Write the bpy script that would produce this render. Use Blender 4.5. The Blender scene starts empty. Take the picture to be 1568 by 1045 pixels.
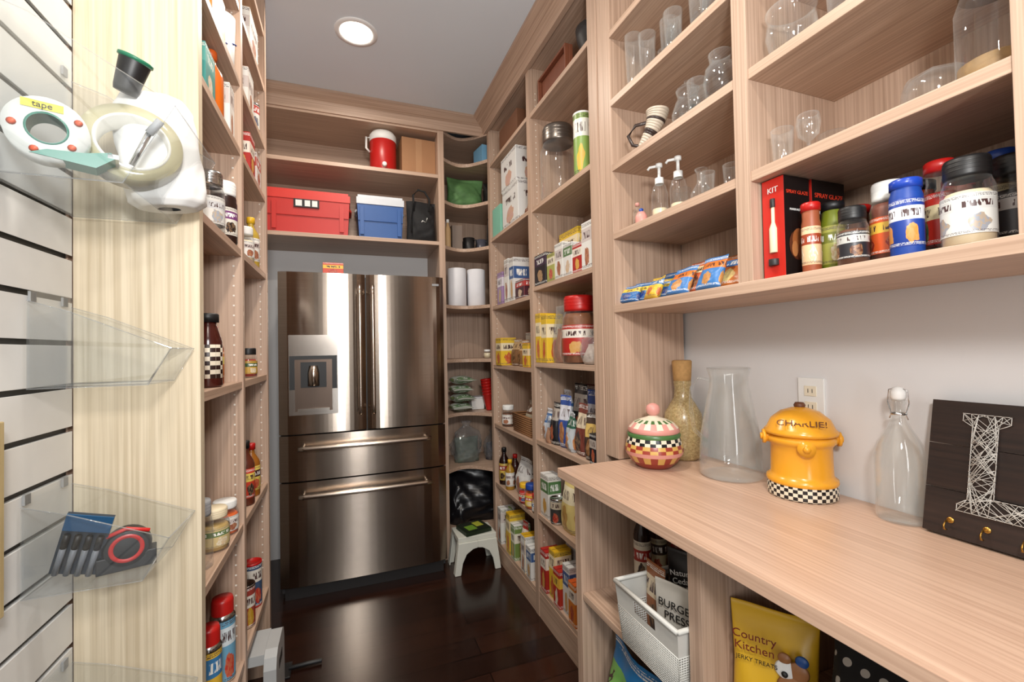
import bpy, math, random, bmesh
from mathutils import Vector, Matrix
random.seed(7)
S=bpy.context.scene
D=bpy.data
pi=math.pi
# ------------------------------------------------------------ materials
def lin(c):
    o=[]
    for v in c[:3]:
        v=v/255.0
        o.append(v/12.92 if v<=0.04045 else ((v+0.055)/1.055)**2.4)
    return (o[0],o[1],o[2],1.0)
CACHE={}
def newmat(name):
    m=D.materials.new(name); m.use_nodes=True
    nt=m.node_tree; 
    for n in list(nt.nodes): nt.nodes.remove(n)
    out=nt.nodes.new('ShaderNodeOutputMaterial')
    b=nt.nodes.new('ShaderNodeBsdfPrincipled')
    nt.links.new(b.outputs[0],out.inputs[0])
    return m,nt,b,out
def mixc(nt,fac,c1,c2):
    mx=nt.nodes.new('ShaderNodeMix'); mx.data_type='RGBA'
    for i,c in ((6,c1),(7,c2)):
        if isinstance(c,tuple): mx.inputs[i].default_value=c
        else: nt.links.new(c,mx.inputs[i])
    if fac is not None: nt.links.new(fac,mx.inputs[0])
    return mx
def coords(nt,scale=(1,1,1),kind='Object'):
    tc=nt.nodes.new('ShaderNodeTexCoord'); mp=nt.nodes.new('ShaderNodeMapping')
    mp.inputs['Scale'].default_value=scale
    nt.links.new(tc.outputs[kind],mp.inputs['Vector'])
    return mp.outputs[0]
def noise(nt,vec,scale=5,detail=3,dist=0):
    n=nt.nodes.new('ShaderNodeTexNoise'); n.inputs['Scale'].default_value=scale
    n.inputs['Detail'].default_value=detail; n.inputs['Distortion'].default_value=dist
    nt.links.new(vec,n.inputs['Vector']); return n.outputs['Fac']
def M(c,rough=.5,metal=0.,var=.06,scale=15,emis=0):
    k=('M',tuple(c),rough,metal,var,scale,emis)
    if k in CACHE: return CACHE[k]
    m,nt,b,out=newmat('plain_%d_%d_%d'%tuple(c[:3]))
    l=lin(c); a=tuple(min(1,x*(1-var)) for x in l[:3])+(1,); d=tuple(min(1,x*(1+var)) for x in l[:3])+(1,)
    mx=mixc(nt,noise(nt,coords(nt),scale),a,d)
    nt.links.new(mx.outputs[2],b.inputs['Base Color'])
    b.inputs['Roughness'].default_value=rough; b.inputs['Metallic'].default_value=metal
    CACHE[k]=m; return m
def PR(c1,c2,c3,scale=22,rough=.4,sq=1.0): return ('PR',tuple(c1),tuple(c2),tuple(c3))
def lum(c): return .3*c[0]+.6*c[1]+.1*c[2]
def LB(pr,zlo=0.,zhi=1.,off=.5,rough=.38):
    """printed packaging label: title band with lettering, picture area and small print, wrapped round the pack"""
    k=(pr,zlo,zhi,off)
    if k in CACHE: return CACHE[k]
    _,c1,c2,c3=pr
    m,nt,b,out=newmat('printed_label_%d_%d_%d'%c1)
    def mt(op,a,b_=None,c=None):
        n=nt.nodes.new('ShaderNodeMath'); n.operation=op
        for i,v in enumerate((a,b_,c)):
            if v is None: continue
            if isinstance(v,(int,float)): n.inputs[i].default_value=v
            else: nt.links.new(v,n.inputs[i])
        return n.outputs[0]
    tc=nt.nodes.new('ShaderNodeTexCoord'); sp=nt.nodes.new('ShaderNodeSeparateXYZ'); nt.links.new(tc.outputs['Generated'],sp.inputs[0])
    oi=nt.nodes.new('ShaderNodeObjectInfo'); rnd=oi.outputs['Random']
    ang=mt('ARCTAN2',mt('SUBTRACT',sp.outputs[1],.5),mt('SUBTRACT',sp.outputs[0],.5))
    h=mt('FRACT',mt('MULTIPLY_ADD',ang,4/(2*pi),off+8))
    zz=mt('DIVIDE',mt('SUBTRACT',sp.outputs[2],zlo),zhi-zlo)
    def nz(sx,sz,seed,det=1.5):
        cb=nt.nodes.new('ShaderNodeCombineXYZ'); nt.links.new(mt('MULTIPLY',h,sx),cb.inputs[0]); nt.links.new(mt('MULTIPLY',zz,sz),cb.inputs[1]); nt.links.new(mt('MULTIPLY_ADD',rnd,53,seed),cb.inputs[2])
        return noise(nt,cb.outputs[0],1,det)
    zc=mt('MULTIPLY_ADD',rnd,.14,.62)
    band=mt('COMPARE',zz,zc,.14)
    tz=mt('COMPARE',zz,zc,.075); th=mt('COMPARE',h,.5,.37)
    title=mt('MULTIPLY',mt('MULTIPLY',tz,th),mt('GREATER_THAN',nz(16,5,1.),.5))
    dx=mt('MULTIPLY',mt('SUBTRACT',h,.5),1.0); dz=mt('MULTIPLY',mt('SUBTRACT',zz,.27),1.35)
    dist=mt('SQRT',mt('ADD',mt('MULTIPLY',dx,dx),mt('MULTIPLY',dz,dz)))
    pic=mt('LESS_THAN',mt('MULTIPLY_ADD',nz(5,5,3.),.3,dist),.42)
    st=mt('MULTIPLY',mt('MULTIPLY',mt('COMPARE',zz,.93,.035),mt('GREATER_THAN',mt('FRACT',mt('MULTIPLY',zz,36)),.45)),mt('GREATER_THAN',nz(34,36,7.),.46))
    st2=mt('MULTIPLY',mt('MULTIPLY',mt('COMPARE',zz,.06,.035),mt('GREATER_THAN',mt('FRACT',mt('MULTIPLY',zz,36)),.45)),mt('GREATER_THAN',nz(34,36,9.),.46))
    ink=(235,235,230) if lum(c2)<140 else (70,45,45)
    ink1=(235,235,230) if lum(c1)<140 else (80,70,72)
    x=mixc(nt,band,lin(c1),lin(c2))
    pc=mixc(nt,mt('GREATER_THAN',nz(9,9,5.,3),.5),lin(c3),lin(tuple(int(.55*a+.45*q) for a,q in zip(c3,(200,160,110)))))
    notband=mt('SUBTRACT',1,band)
    x=mixc(nt,mt('MULTIPLY',pic,notband),x.outputs[2],pc.outputs[2])
    x=mixc(nt,title,x.outputs[2],lin(ink)); x=mixc(nt,mt('MAXIMUM',st,st2),x.outputs[2],lin(ink1))
    nt.links.new(x.outputs[2],b.inputs['Base Color']); b.inputs['Roughness'].default_value=rough
    CACHE[k]=m; return m
def wood(name,axis,c1,c2,rough=.42,g=1.0,lo=.92):
    m,nt,b,out=newmat(name)
    s=[170*g,170*g,170*g]; s[axis]=2.0
    f1=noise(nt,coords(nt,s),1,5,.15)
    s2=[12,12,12]; s2[axis]=.5
    f2=noise(nt,coords(nt,s2),1,3,1.0)
    r=nt.nodes.new('ShaderNodeValToRGB'); e=r.color_ramp.elements
    e[0].position=.30; e[0].color=lin(c1); e[1].position=.64; e[1].color=lin(c2)
    nt.links.new(f1,r.inputs[0])
    r2=nt.nodes.new('ShaderNodeValToRGB'); e=r2.color_ramp.elements
    e[0].position=.3; e[0].color=(lo,lo*.985,lo*.97,1); e[1].position=.7; e[1].color=(1,1,1,1)
    nt.links.new(f2,r2.inputs[0])
    mx=nt.nodes.new('ShaderNodeMix'); mx.data_type='RGBA'; mx.blend_type='MULTIPLY'; mx.inputs[0].default_value=1
    nt.links.new(r.outputs[0],mx.inputs[6]); nt.links.new(r2.outputs[0],mx.inputs[7])
    nt.links.new(mx.outputs[2],b.inputs['Base Color'])
    bp=nt.nodes.new('ShaderNodeBump'); bp.inputs['Strength'].default_value=.05; bp.inputs['Distance'].default_value=.001
    nt.links.new(f1,bp.inputs['Height']); nt.links.new(bp.outputs[0],b.inputs['Normal'])
    b.inputs['Roughness'].default_value=rough
    return m
def glassmat(name,tint=(.985,.992,.988),gl=1.,base=.035,power=.75,haze=.3,hc=(.8,.83,.84)):
    m=D.materials.new(name); m.use_nodes=True; nt=m.node_tree
    for n in list(nt.nodes): nt.nodes.remove(n)
    out=nt.nodes.new('ShaderNodeOutputMaterial')
    t=nt.nodes.new('ShaderNodeBsdfTransparent'); g=nt.nodes.new('ShaderNodeBsdfGlossy'); df=nt.nodes.new('ShaderNodeBsdfDiffuse')
    df.inputs[0].default_value=hc+(1,)
    n=noise(nt,coords(nt),9,2)
    mxc=mixc(nt,n,tint+(1,),tuple(min(1,x*1.01) for x in tint)+(1,)); nt.links.new(mxc.outputs[2],t.inputs[0])
    g.inputs['Roughness'].default_value=.03; g.inputs['Color'].default_value=(gl,gl,gl,1)
    gd=nt.nodes.new('ShaderNodeMixShader'); gd.inputs[0].default_value=haze; nt.links.new(g.outputs[0],gd.inputs[1]); nt.links.new(df.outputs[0],gd.inputs[2])  # pale diffuse mixed in: smudge haze, also stands in for bright edge highlights
    lw=nt.nodes.new('ShaderNodeLayerWeight'); lw.inputs[0].default_value=.3
    pw=nt.nodes.new('ShaderNodeMath'); pw.operation='POWER'; pw.inputs[1].default_value=1.9; nt.links.new(lw.outputs['Facing'],pw.inputs[0])
    ma=nt.nodes.new('ShaderNodeMath'); ma.operation='MULTIPLY_ADD'; ma.inputs[1].default_value=power; ma.inputs[2].default_value=base
    nt.links.new(pw.outputs[0],ma.inputs[0])
    ms=nt.nodes.new('ShaderNodeMixShader'); nt.links.new(ma.outputs[0],ms.inputs[0])
    nt.links.new(t.outputs[0],ms.inputs[1]); nt.links.new(gd.outputs[0],ms.inputs[2]); nt.links.new(ms.outputs[0],out.inputs[0])
    return m
GLASS=glassmat('clear_glass'); ACR=glassmat('clear_acrylic',(.97,.98,.985),.9,.04,.45,.3)
FILM=glassmat('clear_plastic_film',(.9,.91,.92),.9,.12,.5,.5)
PC1,PC2=(168,140,120),(198,170,149)
WV=wood('wood_grain_vertical',2,PC1,PC2); WY=wood('wood_grain_along_y',1,(172,143,122),(202,173,151)); WX=wood('wood_grain_along_x',0,PC1,PC2)
CV=wood('flash_lit_grain_vertical',2,(192,176,148),(220,206,180),.45,.85,.95)  # same wood as the shelving, flash brightening put into its paler colour
CTOP=wood('countertop_grain',1,(190,156,134),(212,180,157),.3)
WHITE=M((228,228,225)); BLACK=M((18,18,20),.45); DARK=M((35,32,32),.5); RED=M((180,26,22),.35); CHROME=M((200,200,200),.18,1.)
GREY=M((150,152,155)); BLUE=M((28,66,150),.4); YEL=M((228,180,40),.35); GREEN=M((60,120,60)); BROWN=M((100,58,34),.5); TAN=M((186,152,108),.6)
ORANGE=M((215,95,30),.45); CREAM=M((225,210,178),.5); PINK=M((215,150,140),.4)
# ------------------------------------------------------------ mesh builder
class MB:
    def __init__(s): s.v=[];s.f=[];s.m=[];s.sm=[];s.mats=[]
    def mi(s,mat):
        if isinstance(mat,tuple): mat=LB(mat)
        if mat not in s.mats: s.mats.append(mat)
        return s.mats.index(mat)
    def add(s,vs,fs,mat,smooth=False):
        o=len(s.v); s.v+= [tuple(p) for p in vs]; i=s.mi(mat)
        for f in fs: s.f.append([o+k for k in f]); s.m.append(i); s.sm.append(smooth)
        return s
    def box(s,x0,x1,y0,y1,z0,z1,mat,tx=0,ty=0):
        v=[(x0+tx,y0+ty,z0),(x1-tx,y0+ty,z0),(x1-tx,y1-ty,z0),(x0+tx,y1-ty,z0),(x0,y0,z1),(x1,y0,z1),(x1,y1,z1),(x0,y1,z1)]
        return s.add(v,[(0,3,2,1),(4,5,6,7),(0,1,5,4),(1,2,6,5),(2,3,7,6),(3,0,4,7)],mat)
    def prism(s,poly,axis,a0,a1,mat):
        def pt(p,a):
            return {0:(a,p[0],p[1]),1:(p[0],a,p[1]),2:(p[0],p[1],a)}[axis]
        n=len(poly); v=[pt(p,a0) for p in poly]+[pt(p,a1) for p in poly]
        f=[list(range(n))[::-1],list(range(n,2*n))]+[(i,(i+1)%n,n+(i+1)%n,n+i) for i in range(n)]
        return s.add(v,f,mat)
    def lathe(s,prof,mat,seg=28,c=(0,0,0),axis=2,mat2=None,cap=True):
        v=[];f=[]
        def tr(r,a,z):
            p=(r*math.cos(a),r*math.sin(a),z)
            if axis==0: p=(p[2],p[0],p[1])
            elif axis==1: p=(p[0],p[2],p[1])
            return (p[0]+c[0],p[1]+c[1],p[2]+c[2])
        for r,z in prof:
            for k in range(seg): v.append(tr(max(r,1e-4),2*pi*k/seg,z))
        g=[]
        for i in range(len(prof)-1):
            for k in range(seg):
                q=(i*seg+k,i*seg+(k+1)%seg,(i+1)*seg+(k+1)%seg,(i+1)*seg+k)
                (g if (mat2 and (i+k)%2) else f).append(q)
        o=len(s.v); s.add(v,f,mat,True)
        if g:
            i2=s.mi(mat2)
            for q in g: s.f.append([o+k for k in q]); s.m.append(i2); s.sm.append(True)
        return s
    def cyl(s,r,z0,z1,mat,c=(0,0,0),axis=2,seg=24):
        return s.lathe([(0,z0),(r*.96,z0),(r,z0+min(.002,(z1-z0)*.2)),(r,z1-min(.002,(z1-z0)*.2)),(r*.96,z1),(0,z1)],mat,seg,c,axis)
    def tube(s,path,r,mat,seg=8):
        pts=[Vector(p) for p in path]; v=[];f=[]
        for i,p in enumerate(pts):
            d=(pts[min(i+1,len(pts)-1)]-pts[max(i-1,0)]).normalized()
            up=Vector((0,0,1)) if abs(d.z)<.9 else Vector((1,0,0))
            a=d.cross(up).normalized(); b=d.cross(a)
            for k in range(seg):
                t=2*pi*k/seg; v.append(p+a*(r*math.cos(t))+b*(r*math.sin(t)))
        for i in range(len(pts)-1):
            for k in range(seg): f.append((i*seg+k,i*seg+(k+1)%seg,(i+1)*seg+(k+1)%seg,(i+1)*seg+k))
        f.append(tuple(range(seg))); f.append(tuple(range((len(pts)-1)*seg,len(pts)*seg)))
        return s.add(v,f,mat,True)
    def bag(s,w,d,h,mat,seed=0,rings=22,seg=40,crump=1.,tie=False):
        rr=random.Random(seed); ph=[rr.uniform(0,6.28) for _ in range(8)]
        v=[];f=[]
        for j in range(rings+1):
            t=j/rings
            if tie:
                pr=(.8+.35*math.sin(min(t,.7)*pi/.75)) if t<.72 else max(.14,.95-(t-.72)*5) if t<.88 else .2+(t-.88)*1.6
                wx=w/2*pr*.9; dy=d/2*pr*.9
            else:
                wx=w/2*(.93+.07*abs(2*t-1)); dy=d/2*(min(1,.72+t*2.2)*(1-max(0,(t-.35)/.58)**1.7) if t<.93 else 0)
                dy=max(dy,.0018)
            for k in range(seg):
                a=2*pi*k/seg; ca,sa=math.cos(a),math.sin(a)
                n=1+crump*(.035*math.sin(3*a+ph[0]+5*t)+.03*math.sin(5*a+ph[1]-9*t)+.03*math.sin(9*a+ph[2]+14*t)+.022*math.sin(13*a+ph[3]+23*t)+.02*math.sin(6*a+ph[6]-31*t))
                x=wx*math.copysign(abs(ca)**.7,ca)*(1 if not tie else n); y=dy*math.copysign(abs(sa)**.85,sa)*(n if dy>.004 else 1)
                y+= crump*.05*d*math.sin(6*x/w+ph[4]+3*t)*t
                v.append((x,y,h*t+ (crump*.015*h*math.sin(4*a+ph[5]) if (t>.2 and t<.9) else 0)))
        for j in range(rings):
            for k in range(seg): f.append((j*seg+k,j*seg+(k+1)%seg,(j+1)*seg+(k+1)%seg,(j+1)*seg+k))
        f.append(tuple(range(seg))[::-1]); f.append(tuple(range(rings*seg,(rings+1)*seg)))
        return s.add(v,f,mat,True)
    def obj(s,name,loc=(0,0,0),rot=(0,0,0),bevel=0,parent=None,scale=(1,1,1)):
        me=D.meshes.new(name); me.from_pydata(s.v,[],s.f)
        for m in s.mats: me.materials.append(m)
        me.polygons.foreach_set('material_index',s.m); me.polygons.foreach_set('use_smooth',s.sm)
        bm=bmesh.new(); bm.from_mesh(me); bmesh.ops.recalc_face_normals(bm,faces=bm.faces[:]); bm.to_mesh(me); bm.free()
        me.update()
        o=D.objects.new(name,me); S.collection.objects.link(o)
        o.location=loc; o.rotation_euler=rot; o.scale=scale
        if bevel:
            b=o.modifiers.new('bevel','BEVEL'); b.width=bevel; b.segments=2; b.limit_method='ANGLE'; b.angle_limit=.7
        if parent: o.parent=parent
        return o
def text(body,size,loc,rot,mat,parent,name='lettering'):
    c=D.curves.new(name,'FONT'); c.body=body; c.size=size; c.extrude=.0004; c.align_x='CENTER'; c.align_y='CENTER'
    c.materials.append(mat); o=D.objects.new(name,c); S.collection.objects.link(o)
    o.location=loc; o.rotation_euler=rot; o.parent=parent; return o
# ------------------------------------------------------------ dims
CEIL=2.9; XR=.90; XW=1.22; XLW=-.56; YB=3.30; YF=-1.3
# ------------------------------------------------------------ room
def wallmat(name,c,rough=.6):
    m,nt,b,out=newmat(name); v=coords(nt)
    l=lin(c); mx=mixc(nt,noise(nt,v,3,2),tuple(x*.97 for x in l[:3])+(1,),tuple(min(1,x*1.02) for x in l[:3])+(1,))
    nt.links.new(mx.outputs[2],b.inputs['Base Color']); b.inputs['Roughness'].default_value=rough
    bp=nt.nodes.new('ShaderNodeBump'); bp.inputs['Strength'].default_value=.05; bp.inputs['Distance'].default_value=.002
    nt.links.new(noise(nt,v,180,2),bp.inputs['Height']); nt.links.new(bp.outputs[0],b.inputs['Normal'])
    return m
WALL=wallmat('painted_wall',(214,213,213)); CEILM=wallmat('painted_ceiling',(222,230,238),.7)
MB().box(XLW-.1,XLW,YF-.1,YB+.1,0,CEIL,WALL).obj('wall_left')
MB().box(XW,XW+.1,YF-.1,YB+.1,0,CEIL,WALL).obj('wall_right')
MB().box(XLW,XW,YB,YB+.1,0,CEIL,WALL).obj('wall_back')
MB().box(XLW,XW,YF-.1,YF,0,CEIL,wallmat('taupe_wall',(88,74,64))).obj('wall_front')
MB().box(XLW-.1,XW+.1,YF-.1,YB+.1,CEIL,CEIL+.1,CEILM).obj('ceiling')
m,nt,b,out=newmat('dark_hardwood_floor')
br=nt.nodes.new('ShaderNodeTexBrick'); vec=coords(nt); nt.links.new(vec,br.inputs['Vector'])
br.inputs['Color1'].default_value=lin((42,23,17)); br.inputs['Color2'].default_value=lin((64,35,24)); br.inputs['Mortar'].default_value=lin((8,4,3))
br.inputs['Scale'].default_value=1; br.inputs['Mortar Size'].default_value=.0022; br.inputs['Brick Width'].default_value=1.1; br.inputs['Row Height'].default_value=.12
gr=noise(nt,coords(nt,(4,90,1)),1,5,.4)
mx=nt.nodes.new('ShaderNodeMix'); mx.data_type='RGBA'; mx.blend_type='MULTIPLY'; mx.inputs[0].default_value=.7
nt.links.new(br.outputs[0],mx.inputs[6]); nt.links.new(gr,mx.inputs[7]); nt.links.new(mx.outputs[2],b.inputs['Base Color'])
b.inputs['Roughness'].default_value=.2
bp=nt.nodes.new('ShaderNodeBump'); bp.inputs['Strength'].default_value=.12; bp.inputs['Distance'].default_value=.002
nt.links.new(noise(nt,coords(nt,(3,14,1)),1,3),bp.inputs['Height']); nt.links.new(bp.outputs[0],b.inputs['Normal'])
MB().box(XLW-.1,XW+.1,YF-.1,YB+.1,-.05,0,m).obj('floor')
# ------------------------------------------------------------ tall shelving (right)
T=.022
FAR=[.12,.49,.87,1.25,1.63,2.075,2.57]; MID=[.15,.515,.89,1.28,1.665,2.07,2.56]
HOLE=M((228,222,212),.4)
def holes(a,xs,y,z0,z1,sgn=-1):
    z=z0
    while z<z1:
        for xx in xs: a.box(xx-.0025,xx+.0025,y-.0006 if sgn<0 else y-.001,y+.001 if sgn<0 else y+.0006,z,z+.005,HOLE)
        z+=.032
a=MB()
a.box(XR,1.205,2.76,2.80,0,2.80,WV)
a.box(XR,1.205,2.08,2.12,0,2.80,WV)
a.box(XR,1.205,1.435,1.495,0,2.80,WV)
a.box(1.205,XW-.001,1.435,2.80,0,2.80,WV)
for z in FAR: a.box(XR+.004,1.205,2.12,2.76,z-T,z,WY)
for z in MID: a.box(XR+.004,1.205,1.495,2.08,z-T,z,WY)
a.box(XR+.002,XR+.02,1.495,2.08,0,.15-T,WY); a.box(XR+.002,XR+.02,2.12,2.76,0,.12-T,WY)
a.box(XR,1.205,1.435,2.80,2.80,2.82,WY)
holes(a,(.935,1.17),2.08,.3,2.7); holes(a,(.935,1.17),2.76,.3,2.7)
a.obj('pantry_shelving_unit')
# upper shelving
UP=[1.50,1.76,2.005,2.24,2.49]
a=MB()
a.box(XR+.004,1.205,1.35,1.43,.951,2.80,WV)
a.box(XR,1.205,.775,.817,1.478,2.80,WV); a.box(XR,1.205,.30,.335,1.478,2.80,WV); a.box(XR,1.205,-.25,-.22,1.478,2.80,WV)
a.box(1.205,XW-.001,-.25,1.35,1.478,2.80,WV)
a.box(XR-.002,1.205,-.25,1.35,1.472,1.50,WY)
for z in UP[1:]:
    for y0,y1 in((-.22,.30),(.335,.775),(.817,1.35)): a.box(XR+.003,1.205,y0,y1,z-.025,z,WY)
a.box(XR,1.205,-.25,1.43,2.80,2.82,WY)
a.obj('upper_shelving_unit',bevel=.0012)
# counter cabinet
a=MB()
for y0,y1 in((1.31,1.345),(.775,.815),(.25,.285),(-.25,-.22)): a.box(.72,1.2,y0,y1,0,.92,WV)
a.box(.66,XW-.001,-.25,1.348,.92,.95,CTOP)
for y0,y1 in((.815,1.31),(.285,.775),(-.22,.25)):
    a.box(.725,1.2,y0,y1,.518,.54,WY); a.box(.725,1.2,y0,y1,.09,.112,WY); a.box(.73,.75,y0,y1,0,.09,WY)
a.box(1.2,XW-.001,-.25,1.345,0,.92,WV)
a.obj('counter_cabinet',bevel=.0015)
# corner shelving
COR=[.15,.57,.93,1.29,1.65,2.04,2.34,2.62]
def cpoly():
    p=[]
    for i in range(13):
        t=i/12; x=.621+.277*t; y=2.862+(2.80-2.862)*t+.10*math.sin(pi*t)
        p.append((x,y))
    return p+[(1.204,2.802),(1.204,3.28),(.621,3.28)]
a=MB()
for z in COR: a.prism(cpoly(),2,z-T,z,WX)
a.box(.621,1.22-.001,3.28,3.299,0,2.80,WV); a.box(1.205,1.219,2.801,3.28,0,2.80,WV); a.prism(cpoly(),2,2.78,2.80,WX)
a.obj('corner_shelving_unit')
# overhead fridge shelving
a=MB()
a.box(.58,.62,2.855,3.299,0,2.80,WV)
for z in (2.06,2.50,2.80): a.box(XLW+.001,.58,2.855,3.28,z-.024,z,WX)
a.box(XLW+.001,.58,3.28,3.299,2.037,2.80,WX)
a.obj('overhead_shelf',bevel=.0012)
# crown / fascia
a=MB(); pr=[(2.862,2.79),(2.862,CEIL),(2.79,CEIL),(2.79,2.885),(2.815,2.865),(2.84,2.85),(2.845,2.79)]
a.prism(pr,0,XLW+.001,.905,WX); a.obj('trim_1')
a=MB(); pr=[(.905,2.79),(.905,CEIL),(.81,CEIL),(.81,2.885),(.845,2.865),(.87,2.85),(.882,2.84),(.882,2.79)]
a.prism(pr,1,-.25,2.86,WY); a.obj('trim_2')
# left narrow shelving
XL=-.31
LS=[.37,.805,1.262,1.69,2.02,2.25,2.50,2.74]
a=MB()
a.box(-.536,XL,1.20,1.228,0,CEIL-.001,CV); a.box(XLW+.001,XL,1.655,1.683,0,CEIL-.001,WV); a.box(XLW+.001,XL,2.135,2.163,0,CEIL-.001,WV)
a.box(XLW+.001,-.545,1.20,2.163,0,CEIL-.001,WV)
for z in LS:
    a.box(-.545,XL-.003,1.228,1.655,z-T,z,WY); a.box(-.545,XL-.003,1.683,2.135,z-T,z,WY)
for y in (1.655,2.135): holes(a,(-.335,-.50),y,.45,2.8)
a.obj('narrow_shelving_unit')
# slatwall
SLAT=M((216,216,214),.4); GRV=M((52,50,48),.6)
a=MB(); a.box(XLW+.001,-.548,-.6,1.2,0,CEIL-.001,GRV)
z=1.38-.0894*15
while z<CEIL:
    lo=max(z+.005,.0); hi=min(z+.0894-.005,CEIL-.001)
    if hi>lo+.01: a.prism([(-.55,lo+.006),(-.537,lo),(-.537,hi),(-.55,hi-.002)],1,-.6,1.199,SLAT)
    z+=.0894
a.obj('slatwall_panel',bevel=.001)
# ------------------------------------------------------------ fridge
m,nt,b,out=newmat('brushed_stainless')
f=noise(nt,coords(nt,(1.5,1,260)),1,3)
mx=mixc(nt,f,(.33,.27,.22,1),(.43,.36,.30,1)); nt.links.new(mx.outputs[2],b.inputs['Base Color'])
b.inputs['Metallic'].default_value=1; b.inputs['Roughness'].default_value=.19; b.inputs['Anisotropic'].default_value=.88; b.inputs['Anisotropic Rotation'].default_value=.25
tg=nt.nodes.new('ShaderNodeTangent'); tg.direction_type='RADIAL'; tg.axis='Z'; nt.links.new(tg.outputs[0],b.inputs['Tangent'])
STEEL=m
HAND=M((205,192,178),.22,1.)
a=MB(); fx0,fx1=-.342,.57; fy=2.70; xm=.1145
a.box(fx0+.004,fx1-.004,fy+.055,3.26,.03,1.79,M((60,60,62),.5))
def door(x0,x1,z0,z1):
    n=20; poly=[]
    for i in range(n+1):
        t=i/n; e=1-abs(2*t-1)**10
        poly.append((x0+(x1-x0)*t, fy+.016-.016*e-.006*math.sin(pi*t)+.0))
    poly+=[(x1,fy+.05),(x0,fy+.05)]
    a.prism(poly,2,z0,z1,STEEL)
door(fx0,xm-.003,.905,1.80); door(xm+.003,fx1,.905,1.80); door(fx0,fx1,.648,.897); door(fx0,fx1,.075,.640)
a.box(fx0+.02,fx1-.02,fy+.03,fy+.07,.0,.075,DARK)
for x in (xm-.035,xm+.035):
    a.tube([(x,fy-.055,1.0),(x,fy-.058,1.05),(x,fy-.06,1.36),(x,fy-.058,1.68),(x,fy-.055,1.73)],.011,HAND,10)
    for z in (1.03,1.70): a.tube([(x,fy-.055,z),(x,fy+.01,z)],.009,HAND)
for z in (.832,.574):
    a.tube([(fx0+.10,fy-.05,z),(fx0+.13,fy-.055,z),(xm,fy-.062,z),(fx1-.13,fy-.055,z),(fx1-.10,fy-.05,z)],.0135,HAND,10)
    for x in (fx0+.12,fx1-.12): a.tube([(x,fy-.053,z),(x,fy+.01,z)],.01,HAND)
dx0,dx1=-.29,-.04
LTS=M((150,142,134),.2,.9)
yy=fy-.012
a.box(dx0,dx1,yy,fy+.01,1.335,1.45,LTS)
a.box(dx0,dx0+.03,yy,fy+.01,1.01,1.335,LTS); a.box(dx1-.03,dx1,yy,fy+.01,1.01,1.335,LTS)
a.box(dx0+.004,dx0+.03,yy-.001,yy,1.15,1.335,BLACK); a.box(dx1-.03,dx1-.004,yy-.001,yy,1.15,1.335,BLACK)
a.box(dx0+.03,dx1-.03,yy,fy+.01,1.315,1.335,BLACK); a.box(dx0+.03,dx1-.03,yy,fy+.01,1.01,1.03,LTS)
a.box(dx0+.03,dx1-.03,fy-.0075,fy+.0,1.03,1.315,M((95,80,70),.3,.7)); 
a.box(dx0+.06,dx1-.06,yy-.004,fy,1.16,1.30,BLACK); a.lathe([(0,1.17),(.03,1.17),(.03,1.24),(.022,1.28),(0,1.28)],HAND,c=((dx0+dx1)/2,yy-.008,0))
a.box(dx0+.045,dx1-.045,yy-.01,fy,1.03,1.045,LTS)
a.box(fx1-.07,fx1-.03,fy-.0075,fy,1.745,1.757,GREY)
a.obj('refrigerator')
# ------------------------------------------------------------ generic items
def carton(name,x,y,z,w,d,h,base,pr,rot=0,tilt=0):
    a=MB(); a.box(-w/2,w/2,-d/2,d/2,0,h,base); e=.0007; q=.985
    a.box(-w/2-e,-w/2,-d/2*q,d/2*q,h*.01,h*.99,pr); a.box(-w/2*q,w/2*q,-d/2-e,-d/2,h*.01,h*.99,pr)
    a.box(w/2,w/2+e,-d/2*q,d/2*q,h*.01,h*.99,pr); a.box(-w/2*.97,w/2*.97,-.0012,.0012,h,h+e,DARK)
    return a.obj(name,(x,y,z+.001),(0,tilt,rot),bevel=.001)
def jar(name,x,y,z,r,h,cont=None,lid=CHROME,label=None,fill=.75,lidr=.86):
    a=MB(); g=h*.82
    if isinstance(label,tuple): label=LB(label,.12,.57,.0)
    a.lathe([(0,0),(r*.92,0),(r,r*.1),(r,g*.8),(r*.86,g*.92),(r*.8,g),(r*.8,g*1.02)],GLASS if cont is None or fill<1 else cont)
    if cont: a.lathe([(0,.004),(r*.9,.004),(r*.95,r*.12),(r*.95,g*fill*.9),(r*.8,g*fill),(0,g*fill)],cont)
    if lid:
        a.lathe([(0,g*.94),(r*lidr,g*.94),(r*lidr*1.02,g*.98),(r*lidr*1.02,h*.97),(r*lidr*.95,h),(0,h)],lid,36)
        for k in range(3): a.lathe([(r*lidr*1.02,g+(h-g)*(.15+.25*k)),(r*lidr*1.035,g+(h-g)*(.2+.25*k)),(r*lidr*1.02,g+(h-g)*(.25+.25*k))],lid,36)
    if label: a.lathe([(r*1.012,g*.15),(r*1.015,g*.16),(r*1.015,g*.68),(r*1.012,g*.69)],label)
    return a.obj(name,(x,y,z+.001))
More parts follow.
